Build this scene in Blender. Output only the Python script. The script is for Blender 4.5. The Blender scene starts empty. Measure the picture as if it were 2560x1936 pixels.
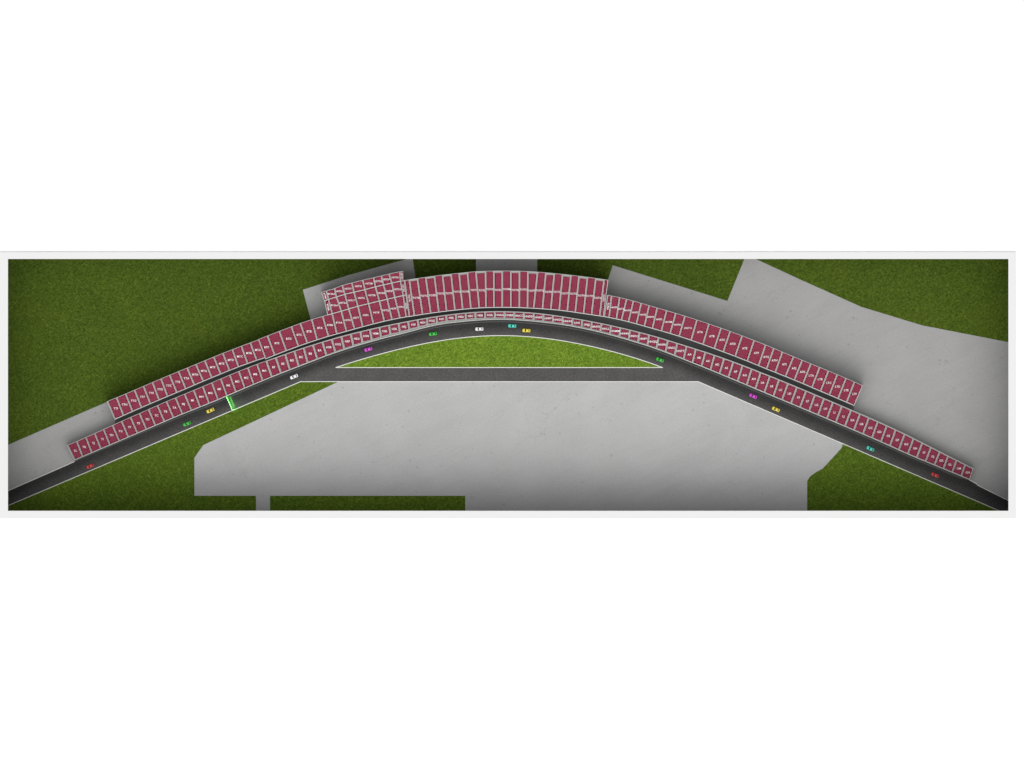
import bpy, math, random
import numpy as np

random.seed(7)
S = bpy.context.scene
COL = S.collection
M = 0.25                      # metres per pixel of the 2560 px wide photograph
DEPTH = 50.0                  # model lies this far below its frame; depth added to shade the edges


def W(px, py, z=0.0):
    return ((px - 1280.0) * M, (968.0 - py) * M, z)


def lin(c):
    c /= 255.0
    return c / 12.92 if c <= 0.04045 else ((c + 0.055) / 1.055) ** 2.4


def rgb(r, g, b):
    return (lin(r), lin(g), lin(b), 1.0)


# ------------------------------------------------------------------ materials
class NT:
    def __init__(self, name):
        self.m = bpy.data.materials.new(name)
        self.m.use_nodes = True
        self.t = self.m.node_tree
        self.b = self.t.nodes['Principled BSDF']
        self.b.inputs['Roughness'].default_value = 0.9
        self.b.inputs['Specular IOR Level'].default_value = 0.0
        self.co = self.n('ShaderNodeTexCoord').outputs['Object']

    def n(self, typ, **kw):
        nd = self.t.nodes.new(typ)
        for k, v in kw.items():
            setattr(nd, k, v)
        return nd

    def link(self, a, b):
        self.t.links.new(a, b)

    def noise(self, scale, detail=3.0, rough=0.5, stretch=None, rot=0.0, distort=0.0):
        nd = self.n('ShaderNodeTexNoise')
        nd.inputs['Scale'].default_value = scale
        nd.inputs['Detail'].default_value = detail
        nd.inputs['Roughness'].default_value = rough
        nd.inputs['Distortion'].default_value = distort
        if stretch:
            mp = self.n('ShaderNodeMapping', vector_type='TEXTURE')
            mp.inputs['Scale'].default_value = [1 / q for q in stretch]
            mp.inputs['Rotation'].default_value = (0, 0, rot)
            self.link(self.co, mp.inputs['Vector'])
            self.link(mp.outputs['Vector'], nd.inputs['Vector'])
        else:
            self.link(self.co, nd.inputs['Vector'])
        return nd.outputs['Fac']

    def ramp(self, fac, stops):
        r = self.n('ShaderNodeValToRGB')
        e = r.color_ramp.elements
        while len(e) < len(stops):
            e.new(0.5)
        for el, (p, c) in zip(e, stops):
            el.position = p
            el.color = c if len(c) == 4 else (*c, 1)
        self.link(fac, r.inputs['Fac'])
        return r.outputs['Color']

    def mix(self, fac, a, b, mode='MIX'):
        nd = self.n('ShaderNodeMix', data_type='RGBA', blend_type=mode)
        for sock, v in ((nd.inputs[0], fac), (nd.inputs[6], a), (nd.inputs[7], b)):
            if hasattr(v, 'links'):
                self.link(v, sock)
            else:
                sock.default_value = v
        return nd.outputs[2]

    def math(self, op, a, b=0.0):
        nd = self.n('ShaderNodeMath', operation=op)
        for sock, v in ((nd.inputs[0], a), (nd.inputs[1], b)):
            if hasattr(v, 'links'):
                self.link(v, sock)
            else:
                sock.default_value = v
        return nd.outputs[0]

    def bump(self, h, strength, dist=0.1):
        nd = self.n('ShaderNodeBump')
        nd.inputs['Strength'].default_value = strength
        nd.inputs['Distance'].default_value = dist
        self.link(h, nd.inputs['Height'])
        self.link(nd.outputs['Normal'], self.b.inputs['Normal'])

    def color(self, c):
        if hasattr(c, 'links'):
            self.link(c, self.b.inputs['Base Color'])
        else:
            self.b.inputs['Base Color'].default_value = c
        return self


def sc(c, k):
    return (c[0] * k, c[1] * k, c[2] * k, 1.0)


def grass(name, c, contrast=1.0):
    t = NT(name)
    big = t.noise(0.035, 3, 0.6)
    mid = t.noise(0.9, 4, 0.7, distort=1.0)
    sa = t.noise(1.0, 3, 0.6, (1.5, 0.36, 1), 0.55, 1.0)
    sb = t.noise(1.0, 3, 0.6, (1.4, 0.34, 1), -0.7, 1.0)
    sc_ = t.noise(1.0, 3, 0.6, (0.4, 1.5, 1), 0.2, 1.0)
    st = t.math('MAXIMUM', t.math('MAXIMUM', sa, sb), sc_)
    k = contrast
    base = t.ramp(mid, [(0.30, sc(c, 1 - 0.34 * k)), (0.52, c), (0.74, sc((c[0] * 1.15, c[1], c[2]), 1 + 0.40 * k))])
    streak = t.ramp(st, [(0.48, (0.58, 0.60, 0.55)), (0.60, (1, 1, 1)), (0.76, (1.85, 1.65, 1.9))])
    col = t.mix(1.0, base, streak, 'MULTIPLY')
    tone = t.ramp(big, [(0.30, (0.91, 0.94, 0.95)), (0.5, (1, 1, 1)), (0.72, (1.10, 1.05, 0.97))])
    t.color(t.mix(1.0, col, tone, 'MULTIPLY'))
    t.bump(mid, 0.5, 0.15)
    return t.m


def concrete(name, v, warm=0.0):
    t = NT(name)
    c = (v * (1 + warm), v, v * (1 - warm), 1)
    cloud = t.noise(0.03, 5, 0.6, distort=0.6)
    grain = t.noise(1.1, 4, 0.7)
    streak = t.noise(0.12, 4, 0.65, (0.25, 1.6, 1), 0.45, 0.8)
    a = t.ramp(cloud, [(0.3, sc(c, 0.955)), (0.7, sc(c, 1.045))])
    a = t.mix(1.0, a, t.ramp(grain, [(0.3, (0.90, 0.90, 0.90)), (0.7, (1.08, 1.08, 1.08))]), 'MULTIPLY')
    a = t.mix(1.0, a, t.ramp(streak, [(0.32, (0.965, 0.965, 0.965)), (0.5, (1, 1, 1)), (0.72, (1.02, 1.02, 1.02))]), 'MULTIPLY')
    # dark pits and oil spots
    vo = t.n('ShaderNodeTexVoronoi')
    vo.inputs['Scale'].default_value = 0.16
    t.link(t.co, vo.inputs['Vector'])
    size = t.math('MULTIPLY', t.noise(0.09, 2), 0.28)
    spot = t.math('LESS_THAN', vo.outputs['Distance'], t.math('SUBTRACT', size, 0.055))
    a = t.mix(t.math('MULTIPLY', spot, 0.26), a, sc(c, 0.35))
    # a few long hairline cracks
    vc = t.n('ShaderNodeTexVoronoi', feature='DISTANCE_TO_EDGE')
    vc.inputs['Scale'].default_value = 0.011
    mp = t.n('ShaderNodeVectorMath', operation='ADD')
    nn = t.n('ShaderNodeTexNoise')
    nn.inputs['Scale'].default_value = 0.07
    nn.inputs['Detail'].default_value = 5
    t.link(t.co, nn.inputs['Vector'])
    ms = t.n('ShaderNodeVectorMath', operation='SCALE')
    ms.inputs['Scale'].default_value = 30
    t.link(nn.outputs['Color'], ms.inputs[0])
    t.link(t.co, mp.inputs[0])
    t.link(ms.outputs[0], mp.inputs[1])
    t.link(mp.outputs[0], vc.inputs['Vector'])
    crack = t.math('LESS_THAN', vc.outputs['Distance'], 0.0035)
    patchy = t.math('GREATER_THAN', t.noise(0.02, 2), 0.53)
    a = t.mix(t.math('MULTIPLY', t.math('MULTIPLY', crack, patchy), 0.12), a, sc(c, 0.5))
    t.color(a)
    return t.m


def asphalt(name, v_out, v_in):
    """tarmac; the outer lanes are painted darker for the shade of the stands (attribute 'across': 0 outer wall, 1 inner line)"""
    t = NT(name)
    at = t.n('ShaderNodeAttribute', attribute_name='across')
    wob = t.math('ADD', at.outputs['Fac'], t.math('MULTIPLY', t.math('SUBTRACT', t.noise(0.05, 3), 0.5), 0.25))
    c = t.ramp(wob, [(0.30, (v_out * 1.02, v_out, v_out * 1.0)), (1.0, (v_in * 1.02, v_in, v_in * 0.99))])  # shade of the stands put into the outer lanes' colour
    g = t.noise(0.9, 4, 0.75)
    c = t.mix(1.0, c, t.ramp(g, [(0.28, (0.66, 0.66, 0.67)), (0.5, (1, 1, 1)), (0.75, (1.40, 1.40, 1.37))]), 'MULTIPLY')
    c = t.mix(1.0, c, t.ramp(t.noise(0.12, 4, 0.6), [(0.3, (0.9, 0.9, 0.92)), (0.7, (1.1, 1.1, 1.07))]), 'MULTIPLY')
    t.color(c)
    return t.m


def painted(name, c, wear=0.12, rough=0.7, scale=1.5):
    t = NT(name)
    t.b.inputs['Roughness'].default_value = rough
    n = t.noise(scale, 4, 0.65)
    t.color(t.ramp(n, [(0.32, sc(c, 1 - wear)), (0.55, c), (0.8, sc(c, 1 + wear * 0.4))]))
    return t.m


def car_paint(name, c):
    t = NT(name)
    t.b.inputs['Roughness'].default_value = 0.35
    t.b.inputs['Specular IOR Level'].default_value = 0.5
    t.b.inputs['Coat Weight'].default_value = 0.1
    t.b.inputs['Coat Roughness'].default_value = 0.12
    n = t.noise(3.0, 2)
    t.color(t.ramp(n, [(0.3, sc(c, 0.95)), (0.7, c)]))
    return t.m


MAT = {
    'outer_grass': grass('outer_grass', (0.072, 0.116, 0.0155, 1)),
    'side_grass': grass('side_grass', (0.098, 0.163, 0.0185, 1)),
    'infield_grass': grass('infield_grass', (0.148, 0.250, 0.027, 1)),
    'lot': concrete('lot_concrete', 0.365, 0.004),
    'pad': concrete('pad_concrete', 0.43),
    'rear_pad': concrete('rear_pad_concrete', 0.50),
    'infield_concrete': concrete('infield_concrete', 0.475),
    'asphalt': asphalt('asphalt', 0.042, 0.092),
    'line': painted('line_paint', (0.78, 0.78, 0.74, 1), 0.10),
    'tray': painted('tray_concrete', (0.34, 0.35, 0.34, 1), 0.12, 0.85),
    'rim_white': painted('rim_white', (0.64, 0.64, 0.63, 1), 0.08, 0.8),
    'strip_shade': concrete('trackside_strip_shade', 0.085),  # darkened to paint in the shade before the lower stands
    'gap_shade': concrete('gap_shade_concrete', 0.17),  # dark tone painted in for the shade between the stands
    'kerb': painted('kerb_grey', (0.13, 0.13, 0.13, 1), 0.2),  # wall grey darkened to include the shade of the stands
    'deck': painted('crimson_deck', (0.145, 0.001, 0.020, 1), 0.25),
    'seat': painted('pale_seat', (0.86, 0.26, 0.38, 1), 0.06),
    'letter': painted('white_lettering', (0.92, 0.92, 0.92, 1), 0.02),
    'frame': painted('frame_paint', (0.765, 0.765, 0.765, 1), 0.006, 0.9, 0.05),
    'shade_wall': painted('dark_shade_wall', (0.015, 0.016, 0.014, 1), 0.2),
    'page': painted('white_page', (0.97, 0.97, 0.97, 1), 0.0),
    'cream': painted('cream_bar', (0.80, 0.78, 0.66, 1), 0.06),
    'check_white': painted('checker_white', (0.20, 0.26, 0.18, 1), 0.1),
    'glass': None, 'tyre': painted('tyre_rubber', (0.012, 0.012, 0.012, 1), 0.1),
    'rim': painted('wheel_rim', (0.35, 0.35, 0.36, 1), 0.1, 0.4),
}
g = NT('dark_glass')
g.b.inputs['Roughness'].default_value = 0.15
g.b.inputs['Specular IOR Level'].default_value = 0.4
gn = g.noise(2.0)
g.color(g.ramp(gn, [(0.3, (0.008, 0.008, 0.009)), (0.7, (0.014, 0.014, 0.015))]))
MAT['glass'] = g.m
e = NT('green_lamp')
e.b.inputs['Base Color'].default_value = (0.1, 0.8, 0.15, 1)
e.b.inputs['Emission Color'].default_value = (0.12, 1.0, 0.10, 1)
e.b.inputs['Emission Strength'].default_value = 20.0
MAT['lamp'] = e.m


# ------------------------------------------------------------------ mesh helpers
class MB:
    def __init__(self):
        self.v, self.f = [], []

    def prism(self, bottom, top):
        """solid between two matching outlines (lists of xyz, counter-clockwise from above)"""
        n = len(bottom)
        o = len(self.v)
        self.v += list(bottom) + list(top)
        self.f.append(tuple(range(o + n, o + 2 * n)))
        self.f.append(tuple(range(o + n - 1, o - 1, -1)))
        for i in range(n):
            j = (i + 1) % n
            self.f.append((o + i, o + j, o + n + j, o + n + i))

    def poly(self, pts):
        o = len(self.v)
        self.v += list(pts)
        self.f.append(tuple(range(o, o + len(pts))))

    def build(self, name, mat, parent=None, smooth=False):
        me = bpy.data.meshes.new(name)
        me.from_pydata(self.v, [], self.f)
        me.validate()
        me.update()
        if mat:
            me.materials.append(mat)
        if smooth:
            me.polygons.foreach_set('use_smooth', [True] * len(me.polygons))
        ob = bpy.data.objects.new(name, me)
        COL.objects.link(ob)
        if parent:
            ob.parent = parent
            ob.matrix_parent_inverse.identity()
        return ob


def tag(o, label=None, cat=None, group=None, kind=None):
    for k, v in (('label', label), ('category', cat), ('group', group), ('kind', kind)):
        if v:
            o[k] = v
    return o


def empty(name, loc, label, cat, group=None, rz=0.0):
    o = bpy.data.objects.new(name, None)
    o.empty_display_size = 1.0
    o.location = loc
    o.rotation_euler = (0, 0, rz)
    COL.objects.link(o)
    return tag(o, label, cat, group)


def sheet(name, pts, z, mat):
    """a flat ground sheet from an outline in photo pixels"""
    a = sum(pts[i][0] * pts[(i + 1) % len(pts)][1] - pts[(i + 1) % len(pts)][0] * pts[i][1] for i in range(len(pts)))
    if a > 0:
        pts = pts[::-1]
    m = MB()
    m.poly([W(x, y, z) for x, y in pts])
    return tag(m.build(name, mat), kind='structure')


def offset_line(pts, d):
    """polyline moved sideways by d pixels with mitred corners"""
    out = []
    for i, p in enumerate(pts):
        a = pts[max(i - 1, 0)]
        b = pts[min(i + 1, len(pts) - 1)]
        tx, ty = b[0] - a[0], b[1] - a[1]
        L = math.hypot(tx, ty) or 1
        out.append((p[0] - ty / L * d, p[1] + tx / L * d))
    return out


def ribbon(name, pts, width, z, mat, kind='structure', h=0.0, parent=None):
    A, B = offset_line(pts, width / 2), offset_line(pts, -width / 2)
    m = MB()
    for i in range(len(pts) - 1):
        q = [A[i], A[i + 1], B[i + 1], B[i]]
        if h:
            m.prism([W(*p, z) for p in q], [W(*p, z + h) for p in q])
        else:
            m.poly([W(*p, z) for p in q])
    o = m.build(name, mat, parent)
    return tag(o, kind=kind) if kind else o


# ------------------------------------------------------------------ traced data
def conv(x0, y0, s, lst):
    return [(x0 + x / s, y0 + y / s) for x, y in lst]


def smooth(pts, k=7):
    P = np.array(pts, float)
    out = []
    for i in range(len(P)):
        lo = max(0, min(i - k // 2, len(P) - k))
        w = P[lo:lo + k]
        c = np.polyfit(w[:, 0] - P[i, 0], w[:, 1], 2 if len(w) > 3 else 1)
        out.append((P[i, 0], c[-1]))
    return out


Z = 2212 / 340
low_b = conv(140, 960, Z, [(180, 1000), (330, 938), (478, 875), (622, 806), (767, 741), (912, 678), (1060, 608), (1205, 545), (1350, 482), (1498, 418), (1642, 352), (1790, 290), (1935, 227), (2083, 165)]) \
    + conv(460, 840, Z, [(150, 890), (298, 825), (445, 762), (590, 700), (737, 640), (884, 577), (1030, 520), (1180, 463), (1328, 408), (1482, 355), (1635, 300), (1785, 247), (1935, 195)]) \
    + conv(740, 670, Z, [(265, 1255), (418, 1206), (570, 1160), (725, 1115), (880, 1074), (1035, 1038), (1190, 1000), (1345, 965), (1500, 930), (1655, 900), (1810, 870), (1965, 840)]) \
    + conv(1040, 660, Z, [(168, 880), (325, 855), (482, 832), (640, 812), (798, 796), (955, 784), (1113, 775), (1272, 771), (1430, 772), (1588, 776), (1745, 785), (1905, 795), (2063, 810)]) \
    + conv(1360, 660, Z, [(135, 832), (298, 855), (455, 880), (612, 906), (768, 935), (925, 965), (1080, 998), (1235, 1032), (1390, 1070), (1545, 1108), (1700, 1147), (1855, 1190), (2005, 1235)]) \
    + conv(1640, 760, Z, [(335, 637), (490, 682), (640, 728), (795, 777), (945, 829), (1100, 882), (1250, 936), (1400, 992), (1548, 1050), (1695, 1108), (1845, 1168), (1995, 1228)]) \
    + conv(1900, 880, Z, [(450, 503), (595, 565), (742, 628), (888, 690), (1035, 750), (1180, 812), (1325, 875), (1475, 937), (1620, 1000), (1765, 1063), (1910, 1127), (2055, 1192), (2200, 1258)]) \
    + conv(2160, 1000, Z, [(655, 550), (800, 620), (942, 690), (1085, 765), (1225, 838), (1362, 905), (1500, 975), (1640, 1045), (1780, 1115)])
low_f = conv(140, 960, Z, [(300, 1248), (430, 1190), (578, 1128), (725, 1066), (872, 1003), (1025, 938), (1172, 875), (1320, 810), (1465, 748), (1612, 685), (1760, 622), (1905, 560), (2052, 497), (2198, 434)]) \
    + conv(460, 840, Z, [(258, 1170), (403, 1108), (548, 1045), (693, 983), (840, 920), (985, 858), (1130, 797), (1275, 735), (1422, 677), (1570, 618), (1715, 560), (1860, 505), (2005, 452)]) \
    + conv(740, 670, Z, [(340, 1493), (488, 1438), (632, 1387), (778, 1338), (927, 1290), (1077, 1246), (1227, 1203), (1380, 1160), (1533, 1120), (1686, 1082), (1840, 1046), (1992, 1013)]) \
    + conv(1040, 660, Z, [(178, 1022), (333, 998), (487, 974), (643, 955), (800, 938), (957, 925), (1115, 914), (1272, 908), (1430, 908), (1586, 913), (1743, 923), (1900, 937), (2058, 955)]) \
    + conv(1360, 660, Z, [(132, 968), (290, 992), (445, 1018), (600, 1047), (752, 1080), (905, 1115), (1058, 1153), (1212, 1195), (1365, 1240), (1517, 1287), (1668, 1335), (1817, 1383), (1965, 1432)]) \
    + conv(1640, 760, Z, [(292, 850), (437, 903), (583, 958), (730, 1017), (875, 1078), (1022, 1138), (1168, 1198), (1317, 1260), (1465, 1322), (1608, 1384), (1752, 1444), (1898, 1504)]) \
    + conv(1900, 880, Z, [(347, 782), (492, 843), (640, 905), (787, 966), (932, 1027), (1077, 1088), (1222, 1150), (1370, 1212), (1517, 1275), (1663, 1338), (1810, 1402), (1957, 1465), (2102, 1528)]) \
    + conv(2160, 1000, Z, [(555, 818), (702, 882), (845, 943), (990, 1003), (1135, 1062), (1280, 1122), (1423, 1182), (1570, 1243), (1715, 1302)])
low_b, low_f = smooth(low_b), smooth(low_f)

T2 = 2212 / 200
ttb = [(828, 285), (978, 225), (1125, 165), (1270, 105), (1415, 40)]
up1_b = conv(140, 960, Z, ttb) + conv(380, 870, T2, [(0, 952), (235, 857), (475, 760), (720, 655), (958, 555), (1200, 460), (1445, 358), (1695, 252), (1945, 150)]) + conv(460, 840, Z, [(778, 225), (925, 170), (1070, 113), (1218, 57)])
up1_f = conv(140, 960, Z, [(955, 585), (1092, 522), (1240, 458), (1385, 395), (1530, 330), (1672, 268)]) + conv(380, 870, T2, [(420, 1360), (680, 1250), (925, 1145), (1165, 1040), (1410, 938), (1645, 835), (1890, 738)]) + conv(460, 840, Z, [(735, 572), (882, 512), (1030, 455), (1178, 405), (1320, 362)])
up1_b, up1_f = smooth(up1_b), smooth(up1_f)
R8 = 2212 / 360
up2_b = conv(640, 760, T2, [(55, 985), (305, 880), (630, 765), (965, 630), (1210, 540), (1530, 435), (1830, 345)]) + conv(700, 660, R8, [(795, 767), (935, 733), (1050, 692), (1190, 655), (1355, 612), (1520, 575), (1640, 545), (1757, 518), (1888, 488), (1932, 480)])
up2_f = conv(640, 760, T2, [(260, 1535), (510, 1430), (830, 1312), (1165, 1190), (1410, 1095), (1680, 1005), (1995, 912)]) + conv(700, 660, R8, [(868, 1085), (1015, 1043), (1140, 1010), (1265, 973), (1430, 930), (1597, 888), (1715, 862), (1838, 838), (1932, 820), (1985, 812)])
up2_b, up2_f = smooth(up2_b, 5), smooth(up2_f)
t23 = conv(700, 660, R8, [(680, 570), (738, 548), (862, 512), (990, 470), (1130, 438), (1298, 398), (1460, 355), (1585, 325), (1712, 297), (1845, 267), (1905, 259)])
t12 = conv(700, 660, R8, [(728, 787)]) + up2_b[7:]
t3b = conv(700, 660, R8, [(632, 438), (705, 415), (830, 380), (948, 332), (1097, 292), (1265, 250), (1430, 212), (1548, 183), (1667, 155), (1838, 118), (1892, 114)])
tot_b = conv(940, 660, T2, [(775, 458), (905, 435), (1130, 405), (1360, 370), (1600, 336), (1825, 305), (2060, 283)]) \
    + conv(1040, 660, Z, [(692, 152), (828, 137), (965, 125), (1122, 115), (1258, 114), (1395, 114), (1535, 115), (1675, 116), (1812, 119), (1970, 130), (2105, 145)]) \
    + conv(1360, 660, Z, [(160, 152), (295, 168), (430, 182), (562, 197), (700, 214), (835, 233), (970, 250), (1045, 262)])
tot_f = conv(940, 660, T2, [(910, 1470), (1050, 1445), (1275, 1408), (1500, 1375), (1725, 1345), (1940, 1318), (2170, 1290)]) \
    + conv(1040, 660, Z, [(752, 748), (885, 733), (1022, 722), (1130, 717), (1260, 716), (1395, 716), (1535, 716), (1672, 717), (1805, 722), (1905, 728), (2048, 740)]) \
    + conv(1360, 660, Z, [(102, 745), (238, 758), (370, 775), (500, 793), (635, 813), (765, 833), (897, 852), (968, 862)])
tot_b, tot_f = smooth(tot_b), smooth(tot_f)
hnt_b = conv(1360, 660, Z, [(1030, 508), (1092, 516), (1222, 542), (1338, 570), (1448, 600), (1575, 635), (1703, 672), (1835, 713), (1988, 757)]) \
    + conv(1640, 760, Z, [(315, 147), (465, 195), (660, 258), (855, 322), (1052, 390), (1200, 443), (1395, 515), (1590, 590), (1775, 663), (1910, 718), (2050, 780)]) \
    + conv(1900, 880, Z, [(540, 75), (680, 130), (822, 188), (965, 247), (1108, 306), (1250, 365), (1393, 424), (1530, 485), (1670, 547)])
hnt_f = conv(1360, 660, Z, [(970, 862), (1050, 876), (1170, 900), (1250, 918), (1365, 945), (1495, 980), (1625, 1017), (1755, 1055), (1900, 1098)]) \
    + conv(1640, 760, Z, [(220, 482), (368, 528), (562, 595), (755, 663), (940, 730), (1085, 783), (1280, 856), (1475, 932), (1660, 1007), (1790, 1062), (1930, 1123)]) \
    + conv(1900, 880, Z, [(405, 397), (550, 460), (690, 521), (835, 583), (975, 642), (1120, 703), (1260, 762), (1400, 822), (1530, 880)])
hnt_b, hnt_f = smooth(hnt_b), smooth(hnt_f)


def ycurve(pts):
    xs, ys = [p[0] for p in pts], [p[1] for p in pts]
    return lambda x: float(np.interp(x, xs, ys))


# track outlines, as functions of photo x
fy = ycurve(low_f)
wall_pts = [(186, 1154.5)] + [(x, fy(x) + 2.2 + 3.0 * min(1, max(0, (x - 200) / 300))) for x in np.linspace(215, 2400, 90)] + [(2423, 1200)]
outer_pts = [(10, 1231.8)] + wall_pts + [(2443, 1213), (2530, 1256.4)]
arc_pts = [(839, 919.6), (869, 909.8), (920, 894), (970.5, 880.4), (1025, 867.5), (1080, 856.4), (1132, 847.6), (1180, 842.2), (1232, 839.4), (1265, 839.2), (1301, 841), (1340, 844.6), (1380, 849), (1425, 855.6), (1467.6, 863.6), (1529, 878.6), (1599.8, 900), (1657, 919.6)]
arc_x = np.linspace(839, 1657, 70)
ap = np.polyfit([p[0] - 1250 for p in arc_pts], [p[1] for p in arc_pts], 6)
arc_s = [(839, 919.6)] + [(x, float(np.polyval(ap, x - 1250))) for x in arc_x[1:-1]] + [(1657, 919.6)]
inner_pts = [(10, 1268.8), (751.4, 954.4)] + arc_s + [(1745.6, 954.4), (2498.4, 1277.5), (2530, 1291)]
oy, iy = ycurve(outer_pts), ycurve(inner_pts)

# ------------------------------------------------------------------ setting: ground sheets
X0, X1, Y0, Y1 = 20.0, 2521.0, 648.0, 1277.5       # inner edge of the frame
sheet('ground', [(X0 - 10, Y0 - 10), (X1 + 9, Y0 - 10), (X1 + 9, Y1 + 10), (X0 - 10, Y1 + 10)], 0.0, MAT['outer_grass'])
# the lawn on the infield side of the track
sheet('trackside_lawn', [(X0 - 9, 1268)] + [(751.4, 953)] + [(1745, 953), (2520, 1287), (X0 - 9, 1287)], 0.03, MAT['side_grass'])
# concrete under and behind the grandstands
back = [(x, y + 6) for x, y in up1_b[1:]] + [(x, y + 6) for x, y in up2_b[1:8]]
apron = [(X0 - 9, 1116.5), (268, 1005)] + back + [(1040, 720), (1500, 720), (1519, 703), (1531.7, 663.5), (1818.5, 752.8), (1861, 648), (1863, 640), (1874, 640), (1889.5, 648), (2000, 699), (2152.8, 767.4), (2305.6, 814), (2521, 855.8), (2529, 857.5)]
apron += [(x, oy(x) + 1.0) for x in np.linspace(2529, X0 - 9, 120)]
sheet('concrete_apron', apron, 0.03, MAT['lot'])
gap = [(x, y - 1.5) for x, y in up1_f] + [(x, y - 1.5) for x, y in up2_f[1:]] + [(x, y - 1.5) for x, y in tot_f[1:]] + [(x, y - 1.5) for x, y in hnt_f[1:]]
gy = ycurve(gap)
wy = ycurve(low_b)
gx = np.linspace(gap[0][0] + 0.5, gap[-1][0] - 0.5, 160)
sheet('gap_shade_sheet', [(x, gy(x)) for x in gx] + [(x, wy(x) + 1.5) for x in gx[::-1]], 0.06, MAT['gap_shade'])  # dark sheet standing in for the shade in the gap
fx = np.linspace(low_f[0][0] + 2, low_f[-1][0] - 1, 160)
sheet('gap_shade_sheet', [(x, fy(x) - 2.0) for x in fx] + [(x, oy(x) + 0.5) for x in fx[::-1]], 0.06, MAT['strip_shade'])  # dark sheet painting the shade at the foot of the lower stands
sheet('tower_pad', [(757, 725), (872, 688), (1028, 645), (1031, 641), (1038, 690), (1038, 740), (780, 812)], 0.06, MAT['pad'])
sheet('rear_pad', [(1190, 640), (1343, 640), (1343, 700), (1190, 700)], 0.06, MAT['rear_pad'])
sheet('infield_concrete', [(845.5, 955), (1745, 955), (2107, 1110.5), (2104.6, 1119), (2090, 1136), (2075, 1152), (2056.5, 1172), (2040, 1181), (2026, 1191), (2018, 1203), (2018, 1287), (1163, 1287), (1163, 1240), (675, 1240), (675, 1287), (640, 1287), (640, 1240), (486, 1240), (486, 1145), (508, 1113.4)], 0.06, MAT['infield_concrete'])

# the race track: one sheet, split across its width so that the painted shade of the outer lanes can fade
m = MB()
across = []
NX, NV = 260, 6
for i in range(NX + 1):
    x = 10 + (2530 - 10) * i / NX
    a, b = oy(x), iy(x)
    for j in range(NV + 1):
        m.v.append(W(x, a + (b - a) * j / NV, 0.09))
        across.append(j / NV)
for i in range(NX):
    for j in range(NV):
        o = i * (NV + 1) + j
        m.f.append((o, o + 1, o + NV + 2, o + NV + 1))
# the straight pit road joins the inner edge
o = len(m.v)
pit = [(x, iy(x)) for x in np.linspace(751.4, 839, 10)] + [(1657, 919.6)] + [(x, iy(x)) for x in np.linspace(1657, 1745.6, 10)[1:]]
m.v += [W(x, y, 0.09) for x, y in reversed(pit)]
across += [1.0] * len(pit)
m.f.append(tuple(range(o, len(m.v))))
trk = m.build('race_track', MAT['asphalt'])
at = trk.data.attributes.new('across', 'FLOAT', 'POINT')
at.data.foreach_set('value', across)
tag(trk, kind='structure')

sheet('infield_lawn', [(845, 919.2)] + [(x, y + 0.6) for x, y in arc_s[1:-1]] + [(1651, 919.2)], 0.12, MAT['infield_grass'])
ribbon('edge_line', [(10, 1268.8), (400, 1103.3), (751.4, 954.6), (1250, 954.6), (1745.6, 954.6), (2100, 1106.6), (2498.4, 1277.5), (2526, 1289)], 1.8, 0.14, MAT['line'])
ribbon('edge_line', arc_s, 1.8, 0.15, MAT['line'])
ribbon('edge_line', [(839, 919.4), (1250, 919.4), (1657, 919.4)], 1.8, 0.16, MAT['line'])
ribbon('edge_line', [(10, 1231.8), (100, 1192.4), (186, 1154.5)], 1.7, 0.14, MAT['line'])
ribbon('edge_line', [(2443, 1213), (2480, 1231.5), (2530, 1256.4)], 1.7, 0.14, MAT['line'])
ribbon('edge_line', [(2423, 1200), (2443, 1210.5)], 1.8, 0.14, MAT['line'])
wl = ribbon('barrier_wall', wall_pts, 1.5, 0.0, MAT['kerb'], kind=None, h=0.9)
tag(wl, 'long low grey wall along the outer edge of the track below the grandstands', 'wall')

# frame of the model and the white page it lies in
FX0, FX1, FY0, FY1 = -6.0, 2539.5, 630.5, 1297.3


def ring(mb, o, i, z0, z1):
    (ox0, oy0, ox1, oy1), (ix0, iy0, ix1, iy1) = o, i
    O = [(ox0, oy1), (ox1, oy1), (ox1, oy0), (ox0, oy0)]
    I = [(ix0, iy1), (ix1, iy1), (ix1, iy0), (ix0, iy0)]
    for k in range(4):
        q = [O[k], O[(k + 1) % 4], I[(k + 1) % 4], I[k]]
        mb.prism([W(*p, z0) for p in q], [W(*p, z1) for p in q])


fr = empty('display_frame', W(1280, FY1, DEPTH - 1.0), 'light grey rectangular frame around the whole race track model', 'frame')


def local(mb, root):
    l = root.location
    mb.v = [(x - l.x, y - l.y, z - l.z) for x, y, z in mb.v]
    return mb


m = MB()
ring(m, (FX0, FY0, FX1, FY1), (X0, Y0, X1, Y1), DEPTH - 2.0, DEPTH)
local(m, fr).build('rim', MAT['frame'], fr)
m = MB()
ring(m, (X0 - 5, Y0 - 5, X1 + 5, Y1 + 5), (X0, Y0, X1, Y1), -0.5, DEPTH - 2.0)
local(m, fr).build('shade_wall', MAT['shade_wall'], fr)  # deep dark walls added to shade the edges of the model
m = MB()
B = 5200
O = [(1280 - B, 968 + B), (1280 + B, 968 + B), (1280 + B, 968 - B), (1280 - B, 968 - B)]
I = [(FX0 + 1, FY1 - 1), (FX1 - 1, FY1 - 1), (FX1 - 1, FY0 + 1), (FX0 + 1, FY0 + 1)]
for k in range(4):
    m.poly([W(*p, DEPTH - 1.0) for p in (O[k], O[(k + 1) % 4], I[(k + 1) % 4], I[k])])
tag(m.build('backdrop', MAT['page']), kind='structure')

# ------------------------------------------------------------------ lettering
FONT_CACHE = {}


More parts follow.
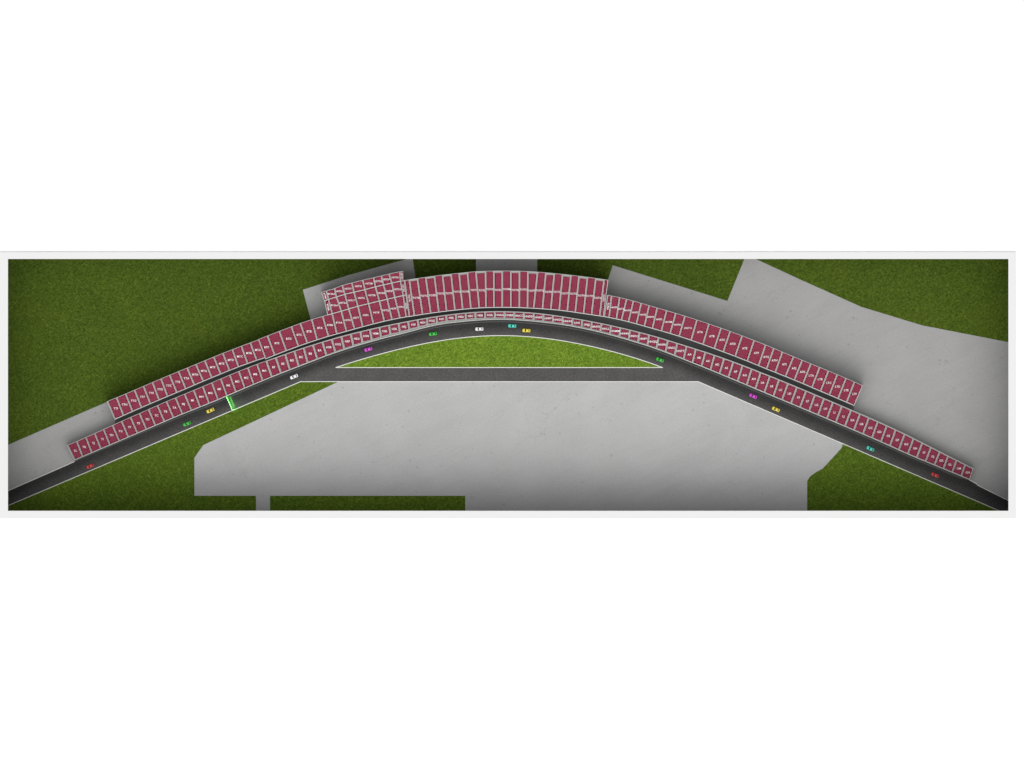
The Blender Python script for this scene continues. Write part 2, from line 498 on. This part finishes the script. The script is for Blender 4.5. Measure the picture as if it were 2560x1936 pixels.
def glyphs(text):
    """flat vertices (unit cap height, centred) and faces of a word in the built-in font"""
    if text in FONT_CACHE:
        return FONT_CACHE[text]
    cu = bpy.data.curves.new('lettering', 'FONT')
    cu.body = text
    cu.size = 1.0
    cu.resolution_u = 2
    cu.offset = 0.012
    cu.extrude = 0.02
    cu.space_character = 1.05
    ob = bpy.data.objects.new('lettering', cu)
    COL.objects.link(ob)
    dg = bpy.context.evaluated_depsgraph_get()
    me = bpy.data.meshes.new_from_object(ob.evaluated_get(dg))
    v = np.array([tuple(q.co) for q in me.vertices])
    f = [tuple(p.vertices) for p in me.polygons]
    bpy.data.objects.remove(ob)
    bpy.data.curves.remove(cu)
    bpy.data.meshes.remove(me)
    h = 0.73
    cx = (v[:, 0].min() + v[:, 0].max()) / 2
    v[:, 0] = (v[:, 0] - cx) / h
    v[:, 1] = (v[:, 1] - 0.365) / h
    FONT_CACHE[text] = (v, f)
    return v, f


# ------------------------------------------------------------------ grandstands
class Sec:
    """one seating section: corners in photo pixels, heights of its front and back edge"""

    def __init__(self, b0, b1, f1, f0, zf, zb):
        self.b0, self.b1, self.f1, self.f0 = [np.array(p, float) for p in (b0, b1, f1, f0)]
        self.zf, self.zb = zf, zb
        self.len = float(np.linalg.norm((self.b0 + self.b1) / 2 - (self.f0 + self.f1) / 2))

    def at(self, d, e):
        """point d px from the left side (negative: from the right), e px from the front (negative: from the back)"""
        v = e / self.len if e >= 0 else 1 + e / self.len
        L = self.f0 + (self.b0 - self.f0) * v
        R = self.f1 + (self.b1 - self.f1) * v
        w = np.linalg.norm(R - L)
        u = d / w if d >= 0 else 1 + d / w
        p = L + (R - L) * u
        return p[0], p[1], self.zf + (self.zb - self.zf) * v

    def block(self, mb, d0, d1, e0, e1, h0, h1, floor=None):
        q = [self.at(d0, e0), self.at(d1, e0), self.at(d1, e1), self.at(d0, e1)]
        mb.prism([W(x, y, floor if floor is not None else z + h0) for x, y, z in q], [W(x, y, z + h1) for x, y, z in q])
        return q

    def height(self, x, y):
        def dist(a, b):
            n = b - a
            return abs(n[0] * (y - a[1]) - n[1] * (x - a[0])) / np.linalg.norm(n)
        f, b = dist(self.f0, self.f1), dist(self.b0, self.b1)
        return self.zf + (self.zb - self.zf) * f / max(f + b, 1e-6)


def inside(q, x, y, pad):
    n = len(q)
    for i in range(n):
        a, b = q[i], q[(i + 1) % n]
        ex, ey = b[0] - a[0], b[1] - a[1]
        # photo y runs downwards: outline is clockwise in pixels
        c = (ex * (y - a[1]) - ey * (x - a[0])) / math.hypot(ex, ey)
        if -c < pad:
            return False
    return True


def make_section(root, word, s, aisle, right, front, rear, cap, turn=0, end=False, rim_front=1.7, rim_back=0.8, back_h=2.5):
    m = MB()
    s.block(m, 0.06, -0.06, 0.06, -0.06, 0, 0, floor=0.0)
    sec = local(m, root).build('seating_section', MAT['tray'], root)
    sec['label'] = 'crimson seating section lettered ' + word
    m = MB()
    s.block(m, 0.10, 0.78, 0.10, -0.10, -0.1, 0.7)
    s.block(m, 0.82, -1.2 if end else -0.10, 0.10, rim_front, -0.1, 0.75)
    s.block(m, 0.82, -1.2 if end else -0.10, -rim_back, -0.10, -0.1, back_h)
    if end:
        s.block(m, -1.15, -0.10, 0.10, -0.10, -0.1, 0.7)
    local(m, root).build('parapet', MAT['rim_white'], sec)
    m = MB()
    q = s.block(m, aisle, -right, front, -rear, -0.05, 0.12)
    local(m, root).build('seat_deck', MAT['deck'], sec)
    # seats on the lattice of the place
    m = MB()
    xs, ys = [p[0] for p in q], [p[1] for p in q]
    r = 0.95
    for j in range(int(min(ys) / 2.6) - 1, int(max(ys) / 2.6) + 2):
        y = j * 2.6
        for i in range(int(min(xs) / 5) - 1, int(max(xs) / 5) + 2):
            x = i * 5.0 + (2.5 if j % 2 else 0.0)
            if not inside(q, x, y, 0.75):
                continue
            z = s.height(x, y)
            ring_ = [(x + r * math.cos(a), y - r * math.sin(a)) for a in (0.5236, 1.5708, 2.618, 3.6652, 4.7124, 5.7596)]
            o = len(m.v)
            m.v += [W(px, py, z) for px, py in ring_] + [W(x + (px - x) * 0.9, y + (py - y) * 0.9, z + 0.5) for px, py in ring_]
            m.f.append(tuple(range(o + 6, o + 12)))
            for k in range(6):
                m.f.append((o + k, o + (k + 1) % 6, o + 6 + (k + 1) % 6, o + 6 + k))
    if m.v:
        st = local(m, root).build('seating', MAT['seat'], sec)
        st['kind'] = 'stuff'
    # lettering laid over the seats
    v, f = glyphs(word)
    cx, cy = sum(xs) / 4, sum(ys) / 4
    if turn:
        ang = math.atan2(-(s.b0[1] - s.f0[1]), s.b0[0] - s.f0[0])
        ang = ang if turn > 0 else ang + math.pi
    else:
        ang = 0.0
    ca, sa = math.cos(ang), math.sin(ang)
    m = MB()
    wide = (v[:, 0].max() - v[:, 0].min()) * cap
    lim = 0.94 * (s.len if turn else 1.02 * max(np.linalg.norm(s.f1 - s.f0), np.linalg.norm(s.b1 - s.b0)))
    kx = min(1.0, lim / wide)
    for x, y, z in v:
        px, py = x * cap * kx, y * cap
        X, Y = cx + px * ca - py * sa, cy - (px * sa + py * ca)
        m.v.append(W(X, Y, s.height(X, Y) + 0.72 + z))
    m.f = f
    local(m, root).build('lettering', MAT['letter'], sec)
    return sec


LOWG = 'lower grandstands beside the track'
UPG = 'upper grandstands behind the lower row'


def root_at(sections, label, group):
    c = np.mean([(s.b0 + s.b1 + s.f0 + s.f1) / 4 for s in sections], axis=0)
    return empty('grandstand', W(c[0], c[1], 0.0), label, 'grandstand', group)


low_words = ['T' + c for c in 'LKJIHGFEDCBA'] + ['M' + c for c in 'JIHGFEDCBA'] + ['B' + c for c in 'FEDCBA'] + ['HS' + c for c in 'RQPONMLKJIHGFEDCBA'] \
    + ['HN' + c * 2 for c in 'ABCDEFGHIJKLMNOPQRST'] + ['A' + c for c in 'ABCDEFGH'] + ['L' + c for c in 'ABCDEFGHIJ'] + ['G' + c for c in 'ABCDEFGHIJKLMN']
assert len(low_words) + 1 == len(low_b) == len(low_f), (len(low_words), len(low_b), len(low_f))
LOW_LABEL = {
    'T': 'lower grandstand of twelve crimson sections lettered TL to TA above the lowest red car',
    'M': 'lower grandstand of ten crimson sections lettered MJ to MA ending near the green start line',
    'B': 'short lower grandstand of six crimson sections lettered BF to BA',
    'HS': 'curved lower grandstand of small crimson sections lettered HSR to HSA with wide grey front walkway',
    'HN': 'curved lower grandstand of small crimson sections lettered HNAA to HNTT',
    'A': 'lower grandstand of eight crimson sections lettered AA to AH',
    'L': 'lower grandstand of ten crimson sections lettered LA to LJ',
    'G': 'lower grandstand of fourteen crimson sections lettered GA to GN tapering towards its end',
}


def prefix(w):
    return w[:2] if w[:2] in ('HS', 'HN') else w[0]


secs = [Sec(low_b[i], low_b[i + 1], low_f[i + 1], low_f[i], 3.0, 9.0) for i in range(len(low_words))]
roots = {}
for p in LOW_LABEL:
    roots[p] = root_at([s for s, w in zip(secs, low_words) if prefix(w) == p], LOW_LABEL[p], LOWG)
for i, (w, s) in enumerate(zip(low_words, secs)):
    p = prefix(w)
    x = (s.f0[0] + s.f1[0]) / 2
    if p in ('T', 'M'):
        al, ri, fr_, re = 3.3, 0.9, 2.2, 1.3
    elif p == 'B':
        k = (x - 690) / 130
        al, ri, fr_, re = 4.0, 1.0, 2.6 + 0.8 * k, 2.4
    elif p in ('HS', 'HN'):
        fr_ = float(np.interp(x, [820, 870, 940, 1040, 1130, 1235, 1300, 1450, 1560, 1660], [3.6, 4.6, 6.4, 7.6, 6.9, 5.5, 4.7, 4.5, 4.2, 3.6]))
        al, ri, re = 4.3, 0.9, 2.7
    else:
        al, ri, fr_, re = 3.9, 0.9, 2.8, 3.0
    make_section(roots[p], w, s, al, ri, fr_, re, 5.2, end=(i == len(low_words) - 1))


def upper(words, b, f, zf, zb, root_of, **kw):
    ss = [Sec(b[i], b[i + 1], f[i + 1], f[i], zf, zb) for i in range(len(words))]
    for i, (w, s) in enumerate(zip(words, ss)):
        k = dict(aisle=3.3, right=0.9, front=2.1, rear=1.3, cap=5.1, end=False)
        k.update(kw)
        sp = k.pop('special', {})
        k.update(sp.get(w, {}))
        make_section(root_of(w), w, s, **k)


tt = ['TT' + c for c in 'IHGFEDCBA']
mt = ['MT' + c for c in 'HGFEDCBA']
assert len(tt + mt) + 1 == len(up1_b) == len(up1_f), (len(up1_b), len(up1_f))
r_tt = empty('grandstand', W(355, 1010), 'upper grandstand of nine crimson sections lettered TTI to TTA beside the grey path', 'grandstand', UPG)
r_mt = empty('grandstand', W(575, 915), 'upper grandstand of eight crimson sections lettered MTH to MTA', 'grandstand', UPG)
upper(tt + mt, up1_b, up1_f, 11.0, 18.0, lambda w: r_tt if w[0] == 'T' else r_mt)

bt = ['BT' + c for c in 'FEDCBA'] + ['BTBB', 'BTAA']
hst = ['HST' + c for c in 'UTSRQPON']
r_bt = empty('grandstand', W(755, 850), 'upper grandstand lettered BTF to BTAA with four rear sections numbered BT2 and BT3', 'grandstand', UPG)
r_hs = empty('grandstand', W(930, 780), 'three tiered upper grandstand lettered HST with HST2 and HST3 rows behind', 'grandstand', UPG)


def bh(w):
    return r_bt if w[0] == 'B' else r_hs


upper(bt + hst, up2_b, up2_f, 11.0, 18.0, bh, back_h=1.0, special={**{w: dict(cap=4.5) for w in bt[6:] + hst[:-1]}, 'HSTN': dict(turn=-1, aisle=2.6, right=0.8, cap=4.4), 'HSTU': dict(cap=4.4)})
cols = ['BB', 'AA', 'U', 'T', 'S', 'R', 'Q', 'P', 'O', 'N']
w2 = [('BT2' if len(c) == 2 else 'HST2') + c for c in cols]
w3 = [('BT3' if len(c) == 2 else 'HST3') + c for c in cols]
thin = dict(turn=-1, aisle=2.4, right=0.8, cap=4.2)
ss2 = dict(special={'BT2BB': thin, 'HST2N': thin}, front=1.3, rear=1.2, rim_front=0.9, cap=4.3, aisle=3.2, back_h=0.9)
ss3 = dict(special={'BT3BB': dict(thin, cap=3.8), 'HST3N': dict(thin, cap=3.8)}, front=1.3, rear=1.4, rim_front=0.9, cap=4.3, aisle=3.2, back_h=2.5)
upper(w2, t23, t12, 18.8, 22.0, bh, **ss2)
upper(w3, t3b, t23, 22.8, 26.0, bh, **ss3)

tot = ['TOT' + c for c in 'ABCDEFGHIJKLMNOPQRSTUVWXY']
assert len(tot) + 1 == len(tot_b) == len(tot_f), (len(tot_b), len(tot_f))
r_tot = empty('grandstand', W(1270, 725), 'tall central upper grandstand of narrow crimson sections lettered TOTA to TOTY', 'grandstand', UPG)
sp = {w: dict(rear=5.2) for w in tot[1::2]}
sp['TOTA'] = dict(turn=-1, aisle=3.4, right=0.8, cap=4.8)
sp['TOTY'] = dict(turn=1, aisle=3.4, right=1.6, cap=4.8, end=True)
upper(tot, tot_b, tot_f, 11.2, 25.0, lambda w: r_tot, special=sp, cap=4.8, aisle=3.4, right=0.8, front=1.9, back_h=3.5)

hnt = ['HNT' + c for c in 'EFGHIJKLMNO']
atw = ['AT' + c for c in 'ABCDEFGHIJK']
ltw = ['LT' + c for c in 'ABCDEF']
assert len(hnt + atw + ltw) + 1 == len(hnt_b) == len(hnt_f), (len(hnt_b), len(hnt_f))
r3 = {
    'H': empty('grandstand', W(1600, 800), 'upper grandstand of eleven crimson sections lettered HNTE to HNTO', 'grandstand', UPG),
    'A': empty('grandstand', W(1860, 900), 'upper grandstand of eleven crimson sections lettered ATA to ATK', 'grandstand', UPG),
    'L': empty('grandstand', W(2080, 1000), 'short upper grandstand of six crimson sections lettered LTA to LTF at the open corner', 'grandstand', UPG),
}
sp = {w: dict(cap=4.5) for w in hnt}
sp['HNTE'] = dict(turn=1, aisle=3.0, right=0.8, cap=4.6)
sp['LTF'] = dict(end=True)
upper(hnt + atw + ltw, hnt_b, hnt_f, 11.0, 18.0, lambda w: r3[w[0]], special=sp)

# ------------------------------------------------------------------ start line
A, Bp = np.array((565.4, 991.8)), np.array((580.6, 1026.2))
dv = (Bp - A) / np.linalg.norm(Bp - A)
nv = np.array((-dv[1], dv[0])) * -1          # towards the cars' way in, to the right of the line
if nv[0] < 0:
    nv = -nv


def sl(along, side):
    p = A + dv * along + nv * side
    return p[0], p[1]


LL = float(np.linalg.norm(Bp - A))
m = MB()
cell = 2.25
for i in range(13):
    for j in range(2):
        if (i + j) % 2 == 0:
            q = [sl(4.6 + i * cell + (di - 0.5) * cell, 6.2 + j * cell + dj * cell) for di, dj in ((0, 0), (1, 0), (1, 1), (0, 1))]
            m.poly([W(x, y, 0.12) for x, y in reversed(q)])
tag(m.build('checkered_line', MAT['check_white']), kind='structure')
c = sl(LL / 2, 0)
sg = empty('start_light', W(c[0], c[1], 0.09), 'narrow cream start line bar glowing green across the track', 'start light')
m = MB()
q = [sl(0, -0.45), sl(LL, -0.45), sl(LL, 0.55), sl(0, 0.55)]
m.prism([W(*p, 0.09) for p in q], [W(*p, 1.65) for p in q])
local(m, sg).build('housing', MAT['cream'], sg)
m = MB()
q = [sl(1.5, 0.57), sl(LL - 1.5, 0.57), sl(LL - 1.5, 0.75), sl(1.5, 0.75)]
m.prism([W(*p, 0.2) for p in q], [W(*p, 1.60) for p in q])
local(m, sg).build('lamp_strip', MAT['lamp'], sg)

# ------------------------------------------------------------------ race cars
PAINT = {k: car_paint(k + '_car_paint', v) for k, v in {
    'red': (0.62, 0.008, 0.006, 1), 'green': (0.010, 0.46, 0.020, 1), 'yellow': (0.80, 0.65, 0.04, 1),
    'white': (0.85, 0.85, 0.85, 1), 'magenta': (0.62, 0.035, 0.58, 1), 'teal': (0.05, 0.62, 0.50, 1)}.items()}


def car_meshes():
    parts = []
    # hull: stations front (+x) to rear, (x, half width, top height, belly height)
    st = [(2.36, 0.52, 0.50, 0.34), (2.30, 0.74, 0.58, 0.26), (2.12, 0.92, 0.66, 0.20), (1.75, 1.00, 0.74, 0.18), (1.1, 1.01, 0.84, 0.18),
          (0.3, 0.98, 0.88, 0.18), (-0.6, 0.98, 0.90, 0.18), (-1.4, 1.02, 0.92, 0.18), (-1.95, 1.00, 0.90, 0.20), (-2.22, 0.90, 0.84, 0.26), (-2.34, 0.70, 0.74, 0.34)]
    m = MB()
    for x, w, zt, zb in st:
        prof = [(w * 0.90, zb), (w, zb + (zt - zb) * 0.35), (w * 0.985, zb + (zt - zb) * 0.72), (w * 0.86, zt - 0.03), (w * 0.5, zt + 0.015), (0, zt + 0.03)]
        full = prof + [(-y, z) for y, z in reversed(prof[:-1])]
        m.v += [(x, y, z) for y, z in full]
    n = 11
    for i in range(len(st) - 1):
        for k in range(n):
            a, b = i * n + k, i * n + (k + 1) % n
            m.f.append((a, b, b + n, a + n))
    m.f.append(tuple(range(n - 1, -1, -1)))
    m.f.append(tuple(range((len(st) - 1) * n, len(st) * n)))
    # painted greenhouse: pillars and roof
    base = [(1.05, 0.70), (-1.92, 0.70), (-1.92, -0.70), (1.05, -0.70)]
    roof = [(0.22, 0.64), (-1.28, 0.64), (-1.28, -0.64), (0.22, -0.64)]
    m.prism([(x, y, 0.82) for x, y in base], [(x, y, 1.30) for x, y in roof])
    m.prism([(x * 0.98 - 0.01, y * 0.94, 1.29) for x, y in roof], [(x * 0.85 - 0.08, y * 0.72, 1.345) for x, y in roof])
    # ducktail
    m.prism([(-2.12, 0.86, 0.84), (-2.28, 0.84, 0.80), (-2.28, -0.84, 0.80), (-2.12, -0.86, 0.84)], [(-2.12, 0.86, 0.90), (-2.34, 0.84, 1.02), (-2.34, -0.84, 1.02), (-2.12, -0.86, 0.90)])
    parts.append(('body', m, None, None))

    def pane(a, b, c, d, off):
        """thin glass plate on a quad, lifted off along its normal"""
        P = [np.array(p, float) for p in (a, b, c, d)]
        nrm = np.cross(P[1] - P[0], P[3] - P[0])
        nrm /= np.linalg.norm(nrm)
        mid = sum(P) / 4
        P = [mid + (p - mid) * 0.97 for p in P]
        mm = MB()
        mm.prism([tuple(p - nrm * 0.01) for p in P], [tuple(p + nrm * off) for p in P])
        return mm
    B3, R3 = [(x, y, 0.82) for x, y in base], [(x, y, 1.30) for x, y in roof]
    parts.append(('windscreen', pane((1.05, -.70, .82), (1.05, .70, .82), (.22, .64, 1.30), (.22, -.64, 1.30), 0.015), MAT['glass'], None))
    parts.append(('rear_window', pane((-1.92, .70, .82), (-1.92, -.70, .82), (-1.28, -.64, 1.30), (-1.28, .64, 1.30), 0.015), MAT['glass'], None))
    parts.append(('side_window', pane((0.80, .70, .84), (-1.70, .70, .84), (-1.2, .645, 1.27), (0.15, .645, 1.27), 0.02), MAT['glass'], None))
    parts.append(('side_window', pane((-1.70, -.70, .84), (0.80, -.70, .84), (0.15, -.645, 1.27), (-1.2, -.645, 1.27), 0.02), MAT['glass'], None))
    for wx in (1.42, -1.42):
        for s in (1, -1):
            for nm, r, y0, y1, mt in (('wheel', 0.34, 0.78, 1.00, MAT['tyre']), ('rim', 0.21, 0.94, 1.012, MAT['rim'])):
                mm = MB()
                k = 16
                A_ = [(wx + r * math.cos(2 * math.pi * i / k), s * y0, 0.34 + r * math.sin(2 * math.pi * i / k)) for i in range(k)]
                B_ = [(x, s * y1, z) for x, y, z in A_]
                mm.prism(A_, B_) if s < 0 else mm.prism(A_[::-1], B_[::-1])
                parts.append((nm, mm, mt, 'wheel' if nm == 'rim' else None))
    return parts


CARS = [
    (225.3, 1166.0, 23.5, 'red', 'red race car on the track below the sections lettered TL to TJ'),
    (467.4, 1060.0, 23.5, 'green', 'green race car trailing behind a yellow car below the sections lettered MJ and MI'),
    (526.0, 1026.8, 23.5, 'yellow', 'yellow race car next to the green start line, below section MG'),
    (735.0, 942.2, 23.0, 'white', 'white race car at the kink where the straight road leaves the track'),
    (920.6, 873.7, 17.0, 'magenta', 'magenta race car on the bend near the pointed tip of the lawn, below section HSN'),
    (1082.3, 835.2, 8.0, 'green', 'green race car on the bend above the bright lawn, below section HSG'),
    (1198.3, 823.0, 2.0, 'white', 'white race car at the top of the bend, below section HSB'),
    (1280.5, 815.2, -2.0, 'teal', 'teal race car at the top of the bend beside a yellow car'),
    (1316.0, 826.8, -3.0, 'yellow', 'yellow race car at the top of the bend just behind a teal car'),
    (1650.0, 900.0, -20.0, 'green', 'green race car past the bend near the pointed tip of the lawn, below section AA'),
    (1882.8, 990.6, -23.0, 'magenta', 'magenta race car on the straight ahead of a yellow car, below section AH'),
    (1939.7, 1023.7, -23.5, 'yellow', 'yellow race car on the straight beside the big concrete infield, below section LC'),
    (2176.0, 1122.5, -23.5, 'teal', 'teal race car on the straight below the sections lettered GA and GB'),
    (2337.5, 1188.3, -24.0, 'red', 'red race car on the straight below the sections lettered GI to GK'),
]
proto = None
for x, y, ang, colr, label in CARS:
    rz = math.pi + math.radians(ang)
    root = empty('race_car', W(x, y, 0.09), label, 'race car', 'race cars on the track', rz)
    root.scale = (1.05, 1.05, 1.05)
    if proto is None:
        proto, last = [], None
        for nm, mm, mt, under in car_meshes():
            ob = mm.build(nm, mt or PAINT['red'], root if not under else last, smooth=(nm == 'body'))
            if nm == 'body':
                ob.data.set_sharp_from_angle(angle=math.radians(35))
            if nm == 'wheel':
                last = ob
            proto.append((ob, under))
    else:
        last = None
        for src, under in proto:
            ob = src.copy()
            COL.objects.link(ob)
            ob.parent = last if under else root
            if src.name.startswith('wheel'):
                last = ob
            if src.name.startswith('body'):
                ob.material_slots[0].link = 'OBJECT'
                ob.material_slots[0].material = PAINT[colr]

# ------------------------------------------------------------------ light, sky, camera
EL = math.radians(66)
w = bpy.data.worlds.new('World')
S.world = w
w.use_nodes = True
nt = w.node_tree
bg = nt.nodes['Background']
sky = nt.nodes.new('ShaderNodeTexSky')
sky.sky_type = 'NISHITA'
sky.sun_disc = False
sky.sun_elevation = EL
sky.sun_rotation = math.radians(180)
sky.air_density = 1.0
sky.dust_density = 4.0
sky.ozone_density = 1.0
hs = nt.nodes.new('ShaderNodeHueSaturation')     # overcast: a nearly grey sky
hs.inputs['Saturation'].default_value = 0.12
nt.links.new(sky.outputs['Color'], hs.inputs['Color'])
nt.links.new(hs.outputs['Color'], bg.inputs['Color'])
bg.inputs['Strength'].default_value = 0.10

sun = bpy.data.lights.new('sun', 'SUN')
sun.energy = 1.5
sun.angle = math.radians(80)
sun.color = (1.0, 0.985, 0.96)
so = bpy.data.objects.new('sun', sun)
so.rotation_euler = (math.radians(90) - EL, 0, 0)      # leans from the side of the infield
so.location = (0, -60, 200)
COL.objects.link(so)

cam = bpy.data.cameras.new('camera')
cam.type = 'ORTHO'
cam.ortho_scale = 640.0
cam.clip_end = 2000
co = bpy.data.objects.new('camera', cam)
co.location = (0, 0, 600)
COL.objects.link(co)
S.camera = co

S.render.engine = 'CYCLES'
S.render.filter_size = 0.7
S.cycles.use_denoising = True
S.cycles.max_bounces = 4
S.cycles.diffuse_bounces = 2
S.view_settings.view_transform = 'Standard'
S.view_settings.look = 'None'
S.view_settings.gamma = 1
S.view_settings.exposure = 0.12
